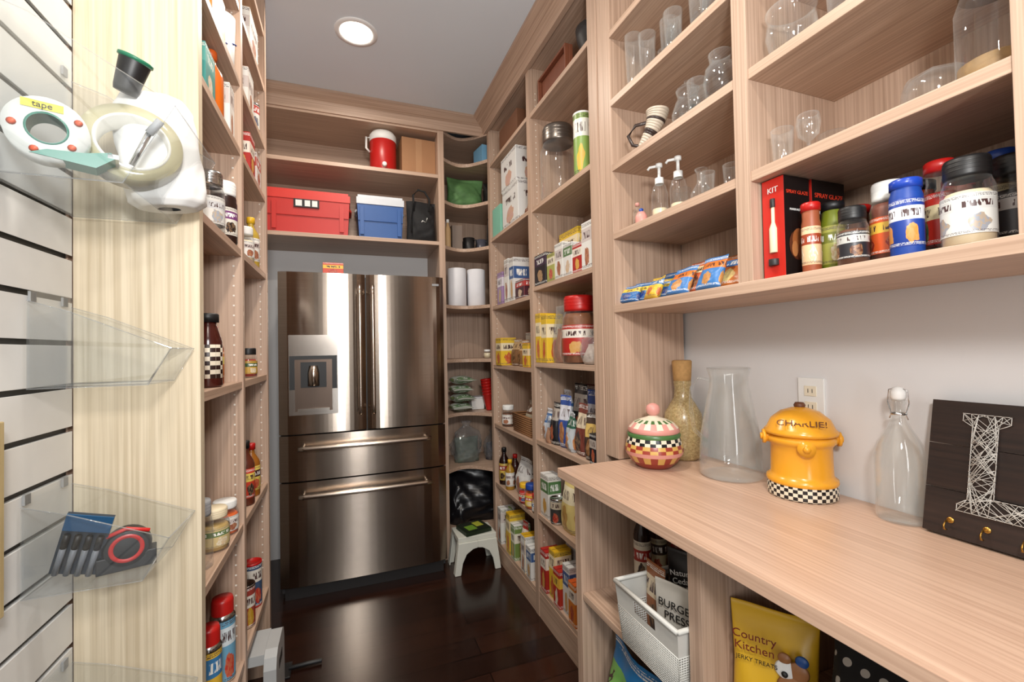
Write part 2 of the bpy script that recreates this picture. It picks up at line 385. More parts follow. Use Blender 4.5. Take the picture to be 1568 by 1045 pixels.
def bottle(name,x,y,z,r,h,body,cap,label=None,neck=.38,sh=.62):
    a=MB()
    if isinstance(label,tuple): label=LB(label,.12,sh-.045,.0)
    a.lathe([(0,0),(r*.93,0),(r,r*.15),(r,h*sh),(r*.9,h*(sh+.06)),(r*neck*1.15,h*(sh+.18)),(r*neck,h*(sh+.22)),(r*neck,h*.93),(0,h*.93)],body)
    c0=min(.88,sh+.2) if neck>.6 else .88
    a.lathe([(0,h*c0),(r*neck*1.3,h*c0),(r*neck*1.3,h*.985),(r*neck*1.15,h),(0,h)],cap,32)
    if label: a.lathe([(r*1.0,h*.12),(r*1.02,h*.125),(r*1.02,h*(sh-.05)),(r*1.0,h*(sh-.045))],label)
    return a.obj(name,(x,y,z+.001))
def can(name,x,y,z,r,h,label,top=CHROME,cap=None):
    a=MB(); hh=h if not cap else h*.78
    if isinstance(label,tuple): label=LB(label,.0,hh/h,.0)
    a.lathe([(0,.001),(r*.94,0),(r,.004),(r,.008)],top); a.lathe([(r*.985,.006),(r*.985,hh-.006)],label)
    a.lathe([(r*.985,hh-.008),(r*1.01,hh-.004),(r*1.0,hh),(r*.93,hh),(r*.92,hh-.004),(0,hh-.004)] if not cap else [(r*.99,hh-.004),(r,hh),(r*.8,hh+h*.05),(0,hh+h*.05)],top)
    if cap: a.lathe([(r*.86,hh+.004),(r*.86,h*.96),(r*.78,h),(0,h)],cap)
    return a.obj(name,(x,y,z+.001))
def bagob(name,x,y,z,w,d,h,mat,rot=0,seed=0,tie=False,lying=False,crump=1.,extra=None,lift=0,tilt=0):
    a=MB(); a.bag(w,d,h,mat,seed,crump=crump,tie=tie)
    if extra: 
        a.bag(w*.86,d*.8,h*.6,extra,seed+3,crump=crump)
    if lying: return a.obj(name,(x,y,z+d*.5+.001+lift),(pi/2+tilt,0,rot))
    return a.obj(name,(x,y,z+.001+lift),(tilt,0,rot))
def glassy(name,x,y,z,prof,rot=(0,0,0),extra=None,dz=0):
    a=MB(); inner=[(max(r-.0025,.0005),zz+(.004 if i<2 else 0)) for i,(r,zz) in enumerate(prof)][::-1]
    a.lathe(prof+inner,GLASS,32)
    rt=prof[-1]; a.lathe([(rt[0]-.003,rt[1]-.001),(rt[0]-.0012,rt[1]+.0012),(rt[0]+.0006,rt[1]-.001)],GLASS,32)
    if extra: extra(a)
    return a.obj(name,(x,y,z+.001+dz),rot)
def tumbler(name,x,y,z,r,h,t=.8): return glassy(name,x,y,z,[(0,0),(r*t*.96,0),(r*t,.004),(r*t*1.01,.012),(r,h)])
R90=-pi/2
# ------------------------------------------------------------ counter objects
CT=.95
GR=M((70,110,60),.3); CHW=M((228,218,196),.25); CHB=M((25,25,28),.25); CRD=M((150,58,45),.3); CYL=M((205,165,90),.3)
a=MB()
a.lathe([(0,0),(.055,0),(.062,.008),(.075,.02)],CRD,32); a.lathe([(.075,.02),(.09,.042)],CYL,24,mat2=CRD)
a.lathe([(.09,.042),(.0945,.055)],PINK,32); a.lathe([(.0945,.055),(.093,.066),(.089,.078)],CRD,24,mat2=CYL)
a.lathe([(.089,.078),(.087,.088),(.084,.099)],CHB,32,mat2=CHW); a.lathe([(.084,.099),(.0865,.108),(.08,.114)],GR,32)
a.lathe([(.08,.113),(.084,.118),(.08,.13)],PINK,32); a.lathe([(.08,.13),(.064,.147)],CHW,24,mat2=PINK); a.lathe([(.064,.147),(.045,.155)],GR,32,mat2=CHW); a.lathe([(.045,.155),(.02,.163),(.012,.168)],CHW,32)
a.lathe([(.012,.168),(.02,.175),(.0235,.187),(.02,.2),(.01,.207),(0,.209)],PINK,24)
a.obj('ceramic_cookie_jar',(.965,1.235,CT+.001))
m,nt,b,out=newmat('grain_fill')
vo=nt.nodes.new('ShaderNodeTexVoronoi'); vo.inputs['Scale'].default_value=200; nt.links.new(coords(nt),vo.inputs['Vector'])
r=nt.nodes.new('ShaderNodeValToRGB'); e=r.color_ramp.elements; e[0].color=lin((150,124,84)); e[1].color=lin((180,156,112)); x=e.new(.5); x.color=lin((158,140,98))
sp=nt.nodes.new('ShaderNodeSeparateColor'); nt.links.new(vo.outputs['Color'],sp.inputs[0]); nt.links.new(sp.outputs[0],r.inputs[0]); nt.links.new(r.outputs[0],b.inputs['Base Color']); b.inputs['Roughness'].default_value=.22
SEED=m
a=MB(); a.lathe([(0,0),(.048,0),(.056,.01),(.062,.06),(.067,.12),(.062,.16),(.042,.195),(.030,.215),(.027,.25),(.030,.262),(.030,.275)],SEED,32)
a.lathe([(0,.26),(.028,.26),(.031,.29),(.034,.343),(.03,.348),(0,.348)],M((172,132,80),.8,0,.3,80),20)
a.obj('corked_grain_bottle',(1.125,1.274,CT+.001))
def hnd(a):
    a.tube([(-.046,.025,.29),(-.075,.045,.30),(-.095,.052,.27),(-.098,.055,.2),(-.092,.05,.14),(-.075,.04,.12)],.006,GLASS,10)
glassy('glass_pitcher',1.10,1.045,CT,[(0,0),(.08,0),(.088,.006),(.088,.05),(.084,.12),(.066,.22),(.056,.27),(.054,.30),(.062,.328)],extra=hnd)
# hydrant jar
HY=M((226,158,42),.22,0,.03); a=MB()
a.lathe([(0,0),(.078,0),(.08,.003),(.08,.012),(.08,.021),(.0795,.030),(.079,.036)],CHW,48,mat2=CHB)
a.lathe([(.08,.036),(.082,.040),(.081,.048),(.074,.052),(.071,.06),(.070,.13),(.074,.137),(.080,.142),(.080,.152),(.072,.158)],HY,40)
a.lathe([(.072,.158),(.084,.163),(.085,.17),(.078,.177),(.068,.2),(.045,.22),(.02,.229),(.012,.231)],HY,40); a.lathe([(.012,.23),(.014,.236),(.01,.243),(0,.244)],BROWN,12)
for sx in (-1,1):
    n=Vector((sx*.75,-sx*.66,0)).normalized()
    for r_,d0,d1 in ((.015,.06,.084),(.019,.082,.089)):
        a.tube([n*d0+Vector((0,0,.15)),n*d1+Vector((0,0,.15))],r_,HY,16)
    a.tube([n*.089+Vector((0,0,.15)),n*.094+Vector((0,0,.15))],.009,HY,8)
n=Vector((-.70,-.71,0)); a.tube([n*.06+Vector((0,0,.135)),n*.086+Vector((0,0,.135))],.020,HY,16); a.tube([n*.086+Vector((0,0,.135)),n*.092+Vector((0,0,.135))],.009,HY,6)
h=a.obj('fire_hydrant_treat_jar',(1.128,.84,CT+.001))
text('CHARLIE!',.026,(-.054,-.044,.196),(math.radians(42),0,math.radians(-52)),BROWN,h)
# swing top bottle
def sw(a):
    a.lathe([(0,.268),(.012,.268),(.0145,.274),(.0145,.286),(.009,.296),(0,.298)],WHITE,16)
    for s_ in(-1,1): a.tube([(0,0,.296),(0,s_*.018,.29),(0,s_*.021,.262),(0,s_*.014,.236),(.0,s_*.018,.225)],.0013,CHROME,6)
    a.lathe([(.0145,.235),(.0155,.237),(.0145,.239)],CHROME,16)
glassy('swing_top_bottle',1.165,.634,CT,[(0,0),(.043,0),(.0465,.006),(.0465,.14),(.04,.17),(.022,.205),(.014,.225),(.013,.255),(.0155,.262),(.0145,.268)],extra=sw)
# string art sign
WSIGN=wood('dark_stained_plank',0,(26,17,14),(50,33,26),.5,.5)
a=MB(); W_,H_=.34,.275
for i in range(3): a.box(0,W_,0,.018,i*H_/3+.0006,(i+1)*H_/3-.0006,WSIGN)
L=[(.055,.25),(.125,.25),(.125,.235),(.108,.225),(.108,.09),(.185,.09),(.215,.13),(.235,.13),(.23,.055),(.055,.055),(.055,.068),(.07,.08),(.07,.225),(.055,.235)]
def inside(p):
    c=False;n=len(L)
    for i in range(n):
        x1,y1=L[i];x2,y2=L[(i+1)%n]
        if (y1>p[1])!=(y2>p[1]) and p[0]<(x2-x1)*(p[1]-y1)/(y2-y1)+x1: c=not c
    return c
pts=[]
for i in range(len(L)):
    p,q=L[i],L[(i+1)%len(L)]; d=math.dist(p,q); n=max(1,int(d/.011))
    pts+=[(p[0]+(q[0]-p[0])*k/n,p[1]+(q[1]-p[1])*k/n) for k in range(n)]
THR=M((215,212,205),.6)
for i,p in enumerate(pts):
    q=pts[(i+1)%len(pts)]; a.tube([(p[0],-.006,p[1]),(q[0],-.006,q[1])],.0007,THR,4); a.tube([(p[0],.0,p[1]),(p[0],-.008,p[1])],.001,CHROME,5)
cnt=0
while cnt<170:
    p,q=random.choice(pts),random.choice(pts); d=math.dist(p,q)
    if .012<d<.1 and all(inside((p[0]+(q[0]-p[0])*t,p[1]+(q[1]-p[1])*t)) for t in (.15,.35,.5,.65,.85)):
        a.tube([(p[0],-.005-.002*random.random(),p[1]),(q[0],-.005-.002*random.random(),q[1])],.0005,THR,4); cnt+=1
BR=M((180,140,70),.3,1.)
for x in (.045,.10,.155,.21,.27):
    a.tube([(x,0,.032),(x,-.016,.03),(x,-.022,.022),(x,-.02,.014),(x,-.012,.013)],.0018,BR,6); a.cyl(.006,-.002,.0,BR,(x,0,.032),1,12)
a.obj('string_art_sign',(1.137,.583,CT+.005),(math.radians(-11.5),0,R90))
# outlet
a=MB(); a.box(-.006,0,-.036,.036,-.058,.058,WHITE)
for z in (-.022,.022):
    a.box(-.008,-.006,-.017,.017,z-.014,z+.014,CHW); 
    for y in(-.006,.006): a.box(-.0085,-.008,y-.001,y+.001,z-.005,z+.006,DARK)
a.obj('wall_outlet',(XW-.0005,.87,1.195),bevel=.001)
# ------------------------------------------------------------ upper shelf objects
z=1.50
FRYB=M((24,18,18),.35); FR=M((186,38,28),.35)
def fry(x,y,w,d):
    a=MB(); a.box(-w/2,w/2,-d/2,d/2,0,.232,FRYB); a.box(-w/2-.0008,-w/2,-d/2,d/2,0,.232,FR)
    for i,(cx,cz,rx,rz,mt) in enumerate(((0,.075,.36,.035,M((90,45,25),.5)),(.02,.085,.26,.028,M((170,100,55),.4)),(-.15,.065,.12,.018,M((190,125,75),.4)),(.1,.06,.14,.02,M((140,75,40),.4)))):
        a.add([(cx*w+rx*w*math.cos(t*pi/8),-d/2-.0009-.0004*i,cz+rz*math.sin(t*pi/8)) for t in range(16)],[tuple(range(16))],mt)
    a.lathe([(0,.06),(.009,.06),(.009,.115),(.004,.13),(.004,.165),(0,.165)],CREAM,10,(-w/2-.0012,0,0)); a.lathe([(0,.03),(.012,.03),(.012,.045),(0,.045)],DARK,10,(-w/2-.0012,0,0)); a.lathe([(0,.165),(.006,.165),(.006,.185),(0,.185)],DARK,10,(-w/2-.0012,0,0))
    o=a.obj('turkey_fryer_kit_box',(x,y,z+.001),bevel=.001); text('SPRAY GLAZE',w*.14,(0,-d/2-.0012,.195),(pi/2,0,0),M((215,60,35)),o); text('MARINADE KIT',w*.09,(0,-d/2-.0012,.155),(pi/2,0,0),WHITE,o); text('KIT',.018,(-w/2-.0012,0,.205),(pi/2,0,R90),WHITE,o); return o
fry(.972,.742,.082,.055); fry(1.078,.742,.112,.055)
bottle('seasoning_shaker',.955,.672,z,.018,.155,M((150,80,50),.4),RED,PR((225,190,150),(150,60,30),(235,225,200)),.8,.7)
bottle('spice_bottle',1.0,.655,z,.024,.155,M((110,120,30),.35),BLACK,PR((165,165,80),(120,125,50),(225,220,190)),.7,.7)
jar('spice_jar',.95,.585,z,.026,.118,BROWN,BLACK,PR((40,40,45),(190,190,185),(90,50,30)))
jar('bacon_bits_jar',.998,.548,z,.030,.16,M((110,50,30),.5),WHITE,PR((205,85,35),(225,180,70),(140,35,25)),.9)
bottle('salt_canister',.95,.494,z,.024,.14,BLUE,M((30,66,170),.3),PR((28,60,145),(225,228,235),(220,140,60)),.75,.78)
bottle('pepper_grinder',1.0,.468,z,.021,.17,GLASS,RED,PR((180,45,35),(215,200,160),(40,90,60)),.8,.7)
jar('curing_salt_jar',.955,.412,z,.033,.145,CREAM,BLACK,PR((215,217,214),(205,206,204),(150,155,165)))
jar('spice_jar',1.03,.385,z,.031,.15,DARK,BLACK,PR((60,60,65),(190,190,190),(35,35,40)))
for i in range(11):
    bottle('spice_bottle',1.085+.065*(i%2),.655-.029*i,z,.0225,.155+.013*(i%3),[BROWN,M((120,60,40),.4),TAN,BROWN,ORANGE][i%5],[RED,BLACK,BLUE,RED,BLACK,BLACK][i%6],[PR((190,70,50),(220,212,185),(60,70,140)),PR((60,90,60),(215,205,180),(180,70,50)),PR((205,190,150),(90,50,40),(170,120,60))][i%3],.8,.7)
SB=[PR((30,100,165),(225,195,70),(20,60,140)),PR((218,180,55),(60,120,180),(190,90,40)),PR((60,120,185),(215,120,50),(190,130,70)),PR((200,115,55),(60,115,180),(225,200,130)),PR((190,90,50),(225,205,160),(90,50,40))]
rs=random.Random(5)
for i in range(12):
    y=1.315-i*.0405; hh=[.055,.06,.062,.066,.05,.085,.08,.09,.085,.08,.092,.085][i]
    w=[.10,.10,.09,.09,.09,.10,.095,.10,.1,.095,.1,.07][i]
    y=max(y,.862); bagob('chip_snack_bag' if i>4 else 'cookie_snack_bag',.935+.028*(i%3),y,z,w,.03,hh*1.15,SB[[0,0,1,1,0,3,2,4,3,2,3,2][i]],rot=R90+rs.uniform(-.25,.25),seed=2+i,crump=1.6,tilt=-.45+rs.uniform(-.12,.12),lift=.006)
for i in range(5): bagob('chip_snack_bag',1.06,1.25-.085*i,z,.10,.06,.10,SB[(i*2)%5],rot=R90,seed=30+i,crump=1.6)
z=1.76
def soap(x,y,h):
    a=MB(); hb=h*.66
    a.lathe([(0,0),(.024,0),(.026,.004),(.026,hb*.7),(.02,hb*.9),(.012,hb)],GLASS); a.lathe([(0,.003),(.023,.003),(.023,hb*.3),(0,hb*.3)],CREAM)
    a.lathe([(.014,hb*.97),(.014,hb+.016),(.005,hb+.018),(.005,h-.012),(.011,h-.012),(.011,h),(0,h)],WHITE,16)
    a.tube([(0,0,h-.006),(-.02,.022,h-.006),(-.024,.027,h-.014)],.0045,WHITE)
    a.obj('soap_dispenser',(x,y,z+.001))
soap(.97,1.18,.187); soap(.99,1.115,.187)
glassy('glass_decanter',1.0,1.03,z,[(0,0),(.025,0),(.03,.006),(.03,.045),(.012,.075),(.012,.1),(.018,.115)])
a=MB(); a.lathe([(0,0),(.018,0),(.02,.004),(.02,.03),(.012,.045),(0,.047)],PINK,16); a.lathe([(.006,.045),(.008,.055),(0,.06)],BLUE,12,(0,0,0)); a.obj('baby_bottle_nipple',(.945,1.245,z+.001))
bottle('sample_bottle',.96,1.285,z,.015,.09,GLASS,PINK)
tumbler('shot_glass',1.0,.92,z,.022,.085); tumbler('drinking_glass',1.08,1.2,z,.03,.12); tumbler('drinking_glass',1.09,.86,z,.03,.1); tumbler('shot_glass',.96,.965,z,.02,.075)
tumbler('votive_glass',.955,.733,z,.024,.085); glassy('stemmed_glass',.965,.678,z,[(0,0),(.02,0),(.018,.003),(.004,.008),(.004,.035),(.02,.05),(.024,.075),(.021,.095)])
glassy('glass_dish',1.02,.60,z,[(0,0),(.03,0),(.05,.012),(.052,.016)]); tumbler('votive_glass',1.08,.70,z,.03,.08)
glassy('glass_goblet',.99,.505,z,[(0,0),(.03,.0),(.044,.03),(.045,.06),(.036,.1),(.006,.125),(.005,.18),(.028,.19),(.03,.192)],rot=(pi/2,0,.9),dz=.046)
jar('glass_canister',.985,.385,z,.046,.20,M((150,120,80),.6,0,.4,60),M((120,90,60),.5),None,.25)
z=2.005
a=MB()
path=[(.055*math.sin(t*1.5),0,.02+.11*t) for t in [i/16 for i in range(17)]]
HORN=M((205,192,175),.3); HORD=M((60,48,45),.35)
for i in range(16):
    t0,t1=i/16,(i+1)/16
    a.tube([path[i],path[i+1]],.014+.024*(t0+t1)/2,HORN if i not in(5,6,11) else HORD,24)
a.tube([(-.0,0,.024),(-.03,0,.035),(-.045,0,.07),(-.02,0,.10),(.03,0,.10)],.006,HORD,8)
a.lathe([(0,0),(.03,0),(.03,.006),(.012,.02)],HORD,20)
a.obj('ceramic_horn_mug',(.95,1.24,z+.001),(0,0,-.9))
def lidj(a): a.lathe([(.03,.12),(.034,.124),(.02,.136),(.006,.14),(.01,.15),(0,.156)],GLASS,20)
glassy('glass_apothecary_jar',.985,1.06,z,[(0,0),(.03,0),(.045,.02),(.047,.05),(.036,.085),(.028,.1),(.034,.12)],extra=lidj)
glassy('glass_globe_jar',.955,.905,z,[(0,0),(.022,0),(.038,.02),(.044,.055),(.038,.09),(.026,.105),(.03,.13)])
glassy('glass_globe_jar',1.1,1.0,z,[(0,0),(.022,0),(.038,.02),(.044,.055),(.038,.09),(.026,.105),(.03,.13)])
tumbler('drinking_glass',.95,.985,z,.028,.1); tumbler('drinking_glass',1.06,1.14,z,.03,.12); tumbler('drinking_glass',1.08,.9,z,.03,.12)
glassy('glass_bowl',.965,.71,z,[(0,0),(.03,0),(.045,.02),(.052,.055),(.048,.09),(.052,.11)])
tumbler('drinking_glass',1.0,.62,z,.03,.11); tumbler('drinking_glass',1.05,.53,z,.034,.12); tumbler('drinking_glass',.96,.56,z,.03,.12); tumbler('drinking_glass',.97,.45,z,.034,.13)
z=2.24
for i,(x,y,h) in enumerate([(.95,1.275,.19),(.955,1.205,.15),(.99,1.14,.16),(.95,1.075,.13),(.98,1.0,.14),(.95,.93,.12),(.97,.87,.16),(1.07,1.25,.15),(1.08,1.1,.15),(1.08,.95,.15),(.96,.72,.12),(1.0,.63,.12)]):
    tumbler('drinking_glass',x,y,z,.029,h,.75)
# ------------------------------------------------------------ under counter
z=.54
WB=M((205,204,198),.4); a=MB()
w,d,h=.34,.25,.16; ti=.014
a.box(-w/2+ti,w/2-ti,-d/2+ti,d/2-ti,0,.004,WB)
def wallgrid(p00,p10,p01,p11,nx,nz):
    P=[Vector(q) for q in(p00,p10,p01,p11)]
    def at(u,v): return P[0]*(1-u)*(1-v)+P[1]*u*(1-v)+P[2]*(1-u)*v+P[3]*u*v
    for i in range(nx+1): a.tube([at(i/nx,0),at(i/nx,1)],.0016,WB,4)
    for j in range(nz+1): a.tube([at(0,j/nz),at(1,j/nz)],.0018,WB,4)
B=[(-w/2+ti,-d/2+ti,0),(w/2-ti,-d/2+ti,0),(w/2-ti,d/2-ti,0),(-w/2+ti,d/2-ti,0)]; U=[(-w/2,-d/2,h),(w/2,-d/2,h),(w/2,d/2,h),(-w/2,d/2,h)]
for i in range(4):
    j=(i+1)%4; nx=46 if i%2==0 else 36
    m0=tuple(B[i][k]*.4+U[i][k]*.6 for k in range(3)); m1=tuple(B[j][k]*.4+U[j][k]*.6 for k in range(3))
    wallgrid(B[i],B[j],m0,m1,nx,16)
    q=[Vector(m0),Vector(m1),Vector(U[j]),Vector(U[i])]
    def at(u,v): return (q[0]*(1-u)+q[1]*u)*(1-v)+(q[3]*(1-u)+q[2]*u)*v
    for (u0,u1,v0,v1) in ((0,.33,0,1),(.67,1,0,1),(.33,.67,0,.3),(.33,.67,.75,1)):
        a.add([at(u0,v0),at(u1,v0),at(u1,v1),at(u0,v1)],[(0,1,2,3)],WB)
    a.tube([U[i],U[j]],.006,WB,8)
a.obj('plastic_storage_basket',(.865,.948,z+.001))
CED=M((26,22,22),.4)
o=bagob('cedar_chip_bag',.875,.955,z+.005,.16,.05,.245,CED,rot=R90+.5,seed=11); text('Natural Burger\nCedar Grilling\nPlanks',.021,(.005,-.030,.178),(pi/2,-.15,0),WHITE,o)
o=bagob('grilling_plank_bag',.80,.93,z+.005,.15,.04,.185,M((205,200,190),.4),rot=R90+.35,seed=12); text('BURGER\nPRESS',.028,(0,-.024,.125),(pi/2,0,0),BLACK,o)
bagob('foil_snack_bag',.80,1.03,z+.005,.08,.025,.2,PR((150,90,50),(220,200,170),(60,40,30)),rot=R90,seed=13)
carton('black_gift_box',1.12,1.0,z,.1,.18,.27,M((24,22,24)),PR((30,28,30),(50,45,45),(200,190,170)))
bottle('sauce_bottle',.92,1.25,z,.028,.29,M((40,25,20),.2),RED,PR((210,200,180),(150,40,30),(40,30,30))); bottle('sauce_bottle',1.0,1.27,z,.028,.27,M((60,30,20),.2),BLACK,PR((190,180,150),(60,40,30),(150,40,30))); bottle('sauce_bottle',1.02,1.19,z,.028,.26,M((90,20,20),.2),BLACK,PR((190,150,80),(60,40,30),(220,210,190)))
z=.112
bagob('blue_snack_bag',.81,1.15,z,.24,.13,.30,PR((40,120,180),(120,180,90),(25,60,150)),rot=R90,seed=21,crump=2); bagob('blue_snack_bag',.82,.93,z,.2,.13,.3,PR((40,70,160),(90,150,200),(20,40,120)),rot=R90,seed=22,crump=2)
z=.54
o=bagob('dog_treat_bag',.845,.702,z,.165,.08,.245,M((216,170,38),.3),rot=-.95,seed=31,crump=1.)
a=MB()
def blob(cx,cz,rx,mt,y=-.040,n=20):
    a.lathe([(0,-.004),(rx*.85,-.003),(rx,0),(rx*.85,.003),(0,.004)],mt,n,(cx,y,cz),1)
SKIN=M((150,100,60),.4); BL=M((30,75,140),.4)
blob(.035,.115,.03,SKIN); blob(.022,.15,.02,WHITE); blob(.043,.152,.02,SKIN); blob(.02,.143,.006,BLACK,-.045); blob(.05,.175,.012,BL); blob(.02,.172,.012,SKIN); blob(.005,.06,.035,M((150,40,30),.4)); blob(-.04,.045,.028,BROWN); blob(.05,.06,.026,BL)
a.obj('mascot_print',(0,0,0),parent=o); text('Country\nKitchen',.024,(-.034,-.042,.185),(pi/2,0,0),M((110,28,20)),o); text('JERKY TREATS',.012,(-.03,-.044,.15),(pi/2,0,0),BLACK,o)
m,nt,b,out=newmat('polka_dot_fabric'); vo=nt.nodes.new('ShaderNodeTexVoronoi'); vo.inputs['Scale'].default_value=34; vo.inputs['Randomness'].default_value=.3; nt.links.new(coords(nt),vo.inputs['Vector'])
r=nt.nodes.new('ShaderNodeValToRGB'); r.color_ramp.interpolation='CONSTANT'; e=r.color_ramp.elements; e[0].color=lin((190,186,178)); e[1].position=.26; e[1].color=lin((20,20,22)); nt.links.new(vo.outputs['Distance'],r.inputs[0]); nt.links.new(r.outputs[0],b.inputs['Base Color']); b.inputs['Roughness'].default_value=.8
bagob('polka_dot_bag',.90,.49,z,.24,.2,.25,m,rot=R90,seed=33,tie=False)
# ------------------------------------------------------------ tall unit items
z=MID[6]
a=MB(); TR=M((120,68,46),.5,0,.15)
a.box(-.01,.01,-.15,.15,0,.15,TR); a.box(-.03,-.01,-.15,.15,0,.012,TR); a.box(-.03,-.01,-.15,.15,.138,.15,TR); a.box(-.03,-.01,-.15,-.138,.012,.138,TR); a.box(-.03,-.01,.138,.15,.012,.138,TR)
a.obj('wooden_tray',(.96,1.885,z+.002),bevel=.002)
a=MB(); a.lathe([(0,0),(.04,0),(.05,.02),(.075,.09),(.08,.13),(.076,.13),(.07,.09),(.0,.02)],DARK); a.obj('metal_mixing_bowl',(1.0,1.6,z+.001))
z=MID[5]
jar('glass_storage_jar',.99,1.94,z,.088,.36,None,M((120,112,105),.3,.8),lidr=.84)
can('drink_mix_canister',.955,1.64,z,.04,.27,PR((130,160,80),(225,225,215),(215,180,60)),WHITE)
tumbler('measuring_glass',1.02,1.75,z,.04,.2)
z=MID[4]
WP=PR((222,220,214),(200,190,185),(150,90,70)); YP=PR((222,184,50),(230,215,180),(190,80,40)); BP=PR((216,214,210),(60,90,140),(190,150,100)); RP=PR((170,45,38),(225,215,200),(210,160,70)); GP=PR((110,135,70),(222,218,200),(190,150,70))
carton('tea_box',.94,1.995,z,.07,.13,.15,DARK,PR((35,28,32),(60,40,60),(150,120,90))); 
for i,(y,h,b_,p) in enumerate([(1.885,.13,M((180,170,80)),PR((165,165,90),(220,212,190),(180,60,60))),(1.80,.16,WHITE,WP),(1.715,.14,WHITE,PR((220,218,214),(90,120,80),(200,180,160))),(1.63,.12,WHITE,RP),(1.55,.19,WHITE,WP)]):
    carton('tea_box',.945,y,z,.07,.08,h,b_,p)
carton('cereal_box',1.06,1.93,z,.06,.19,.26,M((216,190,60)),YP); carton('cereal_box',1.06,1.72,z,.06,.18,.24,M((215,180,70)),YP); 
z=MID[3]
carton('cracker_box',.95,2.035,z,.09,.06,.245,YEL,YP); carton('cracker_box',.95,1.965,z,.09,.06,.235,YEL,YP)
bagob('clear_snack_bag',.955,1.88,z,.09,.07,.27,FILM,rot=R90,seed=41,extra=M((150,95,60),.7,0,.4,40))
jar('pretzel_jar',.985,1.755,z,.078,.30,M((120,72,40),.6,0,.5,45),RED,PR((170,40,32),(220,212,200),(200,150,80)),.9)
bagob('bread_bag',.96,1.59,z,.12,.10,.14,FILM,rot=R90,seed=42,extra=M((195,180,168),.7,0,.2,40),tie=True)
jar('candy_jar',1.1,1.6,z,.06,.22,M((150,60,50),.6,0,.5,60),RED)
z=MID[2]
SN=[PR((195,198,205),(60,100,150),(150,90,60)),PR((30,30,34),(170,160,150),(150,60,40)),PR((50,75,140),(205,205,212),(140,90,60)),PR((180,186,190),(40,90,70),(190,120,70)),PR((110,55,45),(205,190,165),(60,50,50)),PR((60,45,38),(190,160,90),(120,80,50))]
for i,(x,y,w,h) in enumerate([(.955,2.02,.08,.16),(.95,1.93,.08,.20),(.96,1.85,.08,.24),(.95,1.77,.08,.17),(.955,1.68,.08,.22),(.95,1.59,.08,.19),(1.04,1.98,.12,.25),(1.04,1.85,.12,.29),(1.04,1.72,.11,.27),(1.05,1.59,.11,.30),(1.13,1.9,.14,.28)]):
    bagob('snack_bag',x,y,z,w,.065,h,SN[i%6],rot=R90+.2*((i%3)-1),seed=50+i,crump=1.6)
bagob('clear_snack_bag',.925,1.97,z,.04,.04,.12,FILM,rot=R90,seed=49,extra=M((170,110,60),.7,0,.4,40))
carton('granola_bar_box',.925,1.525,z,.045,.05,.12,DARK,SN[1])
z=MID[1]
carton('cracker_box',.95,2.02,z,.07,.09,.21,WHITE,PR((222,218,210),(80,120,70),(200,150,60))); can('food_can',.94,1.93,z,.034,.12,PR((60,60,60),(205,195,175),(160,40,35)))
bagob('pasta_bag',.96,1.82,z,.13,.08,.25,PR((215,195,125),(225,215,185),(180,140,70)),rot=R90,seed=61); bagob('pasta_bag',.96,1.67,z,.13,.08,.21,M((190,160,105),.4,0,.4,60),rot=R90,seed=62); bagob('pasta_bag',.95,1.545,z,.08,.07,.19,GP,rot=R90,seed=63)
z=MID[0]
BX=[RP,YP,PR((180,50,35),(232,190,70),(225,220,210)),BP,PR((205,120,40),(225,215,200),(150,40,30)),RP,GP]
for i,y in enumerate([2.03,1.955,1.885,1.81,1.735,1.66,1.585]):
    carton('baking_mix_box',.95+.012*(i%2),y,z,.09,.062,[.2,.23,.17,.22,.18,.2,.16][i],[RED,YEL,RED,WHITE,ORANGE,RED,GREEN][i],BX[i%7])
for i,y in enumerate([1.98,1.86,1.74,1.62]): carton('baking_mix_box',1.08,y,z,.1,.09,.25-.02*(i%2),WHITE,[WP,GP,YP,BP][i])
# far section
z=FAR[5]
LINE=PR((216,215,212),(214,213,210),(198,160,150))
carton('white_packing_box',1.0,2.41,z,.18,.26,.225,WHITE,LINE); carton('white_packing_box',1.0,2.43,z+.227,.18,.25,.2,WHITE,LINE)
carton('mint_green_box',.98,2.66,z,.14,.15,.18,M((120,180,158)),M((130,190,168)))
a=MB(); a.lathe([(0,0),(.02,0),(.022,.003),(.018,.02),(0,.028)],BROWN,16); a.tube([(0,0,.02),(-.0,.0,.05)],.004,CHROME); a.obj('bottle_stopper',(.925,2.17,z+.001))
z=FAR[6]; carton('cardboard_box',1.02,2.45,z,.2,.3,.14,M((120,80,55)),M((110,72,50)))
z=FAR[4]
carton('cereal_box',.96,2.50,z,.1,.07,.26,WHITE,WP); carton('cereal_box',.96,2.41,z,.1,.07,.25,WHITE,BP); carton('cookie_box',.94,2.27,z,.07,.13,.1,RED,PR((70,30,40),(170,50,45),(200,180,160))); carton('cereal_box',1.09,2.3,z,.08,.2,.24,TAN,WP); carton('cracker_box',.96,2.62,z,.1,.09,.2,M((150,110,150)),PR((160,130,170),(220,215,220),(190,170,120)))
z=FAR[3]
carton('cracker_box',.95,2.64,z,.1,.1,.17,YEL,YP); bagob('brown_snack_bag',.97,2.47,z,.12,.08,.16,PR((120,85,55),(175,145,105),(70,45,30)),rot=R90,seed=71); bagob('brown_snack_bag',.96,2.34,z,.10,.08,.15,PR((140,100,60),(190,160,120),(80,50,30)),rot=R90,seed=72); carton('cracker_box',.95,2.22,z,.08,.08,.13,ORANGE,YP); carton('cracker_box',1.1,2.45,z,.1,.2,.2,ORANGE,WP)
z=FAR[2]
a=MB(); WK=M((125,85,50),.7,0,.3,60)
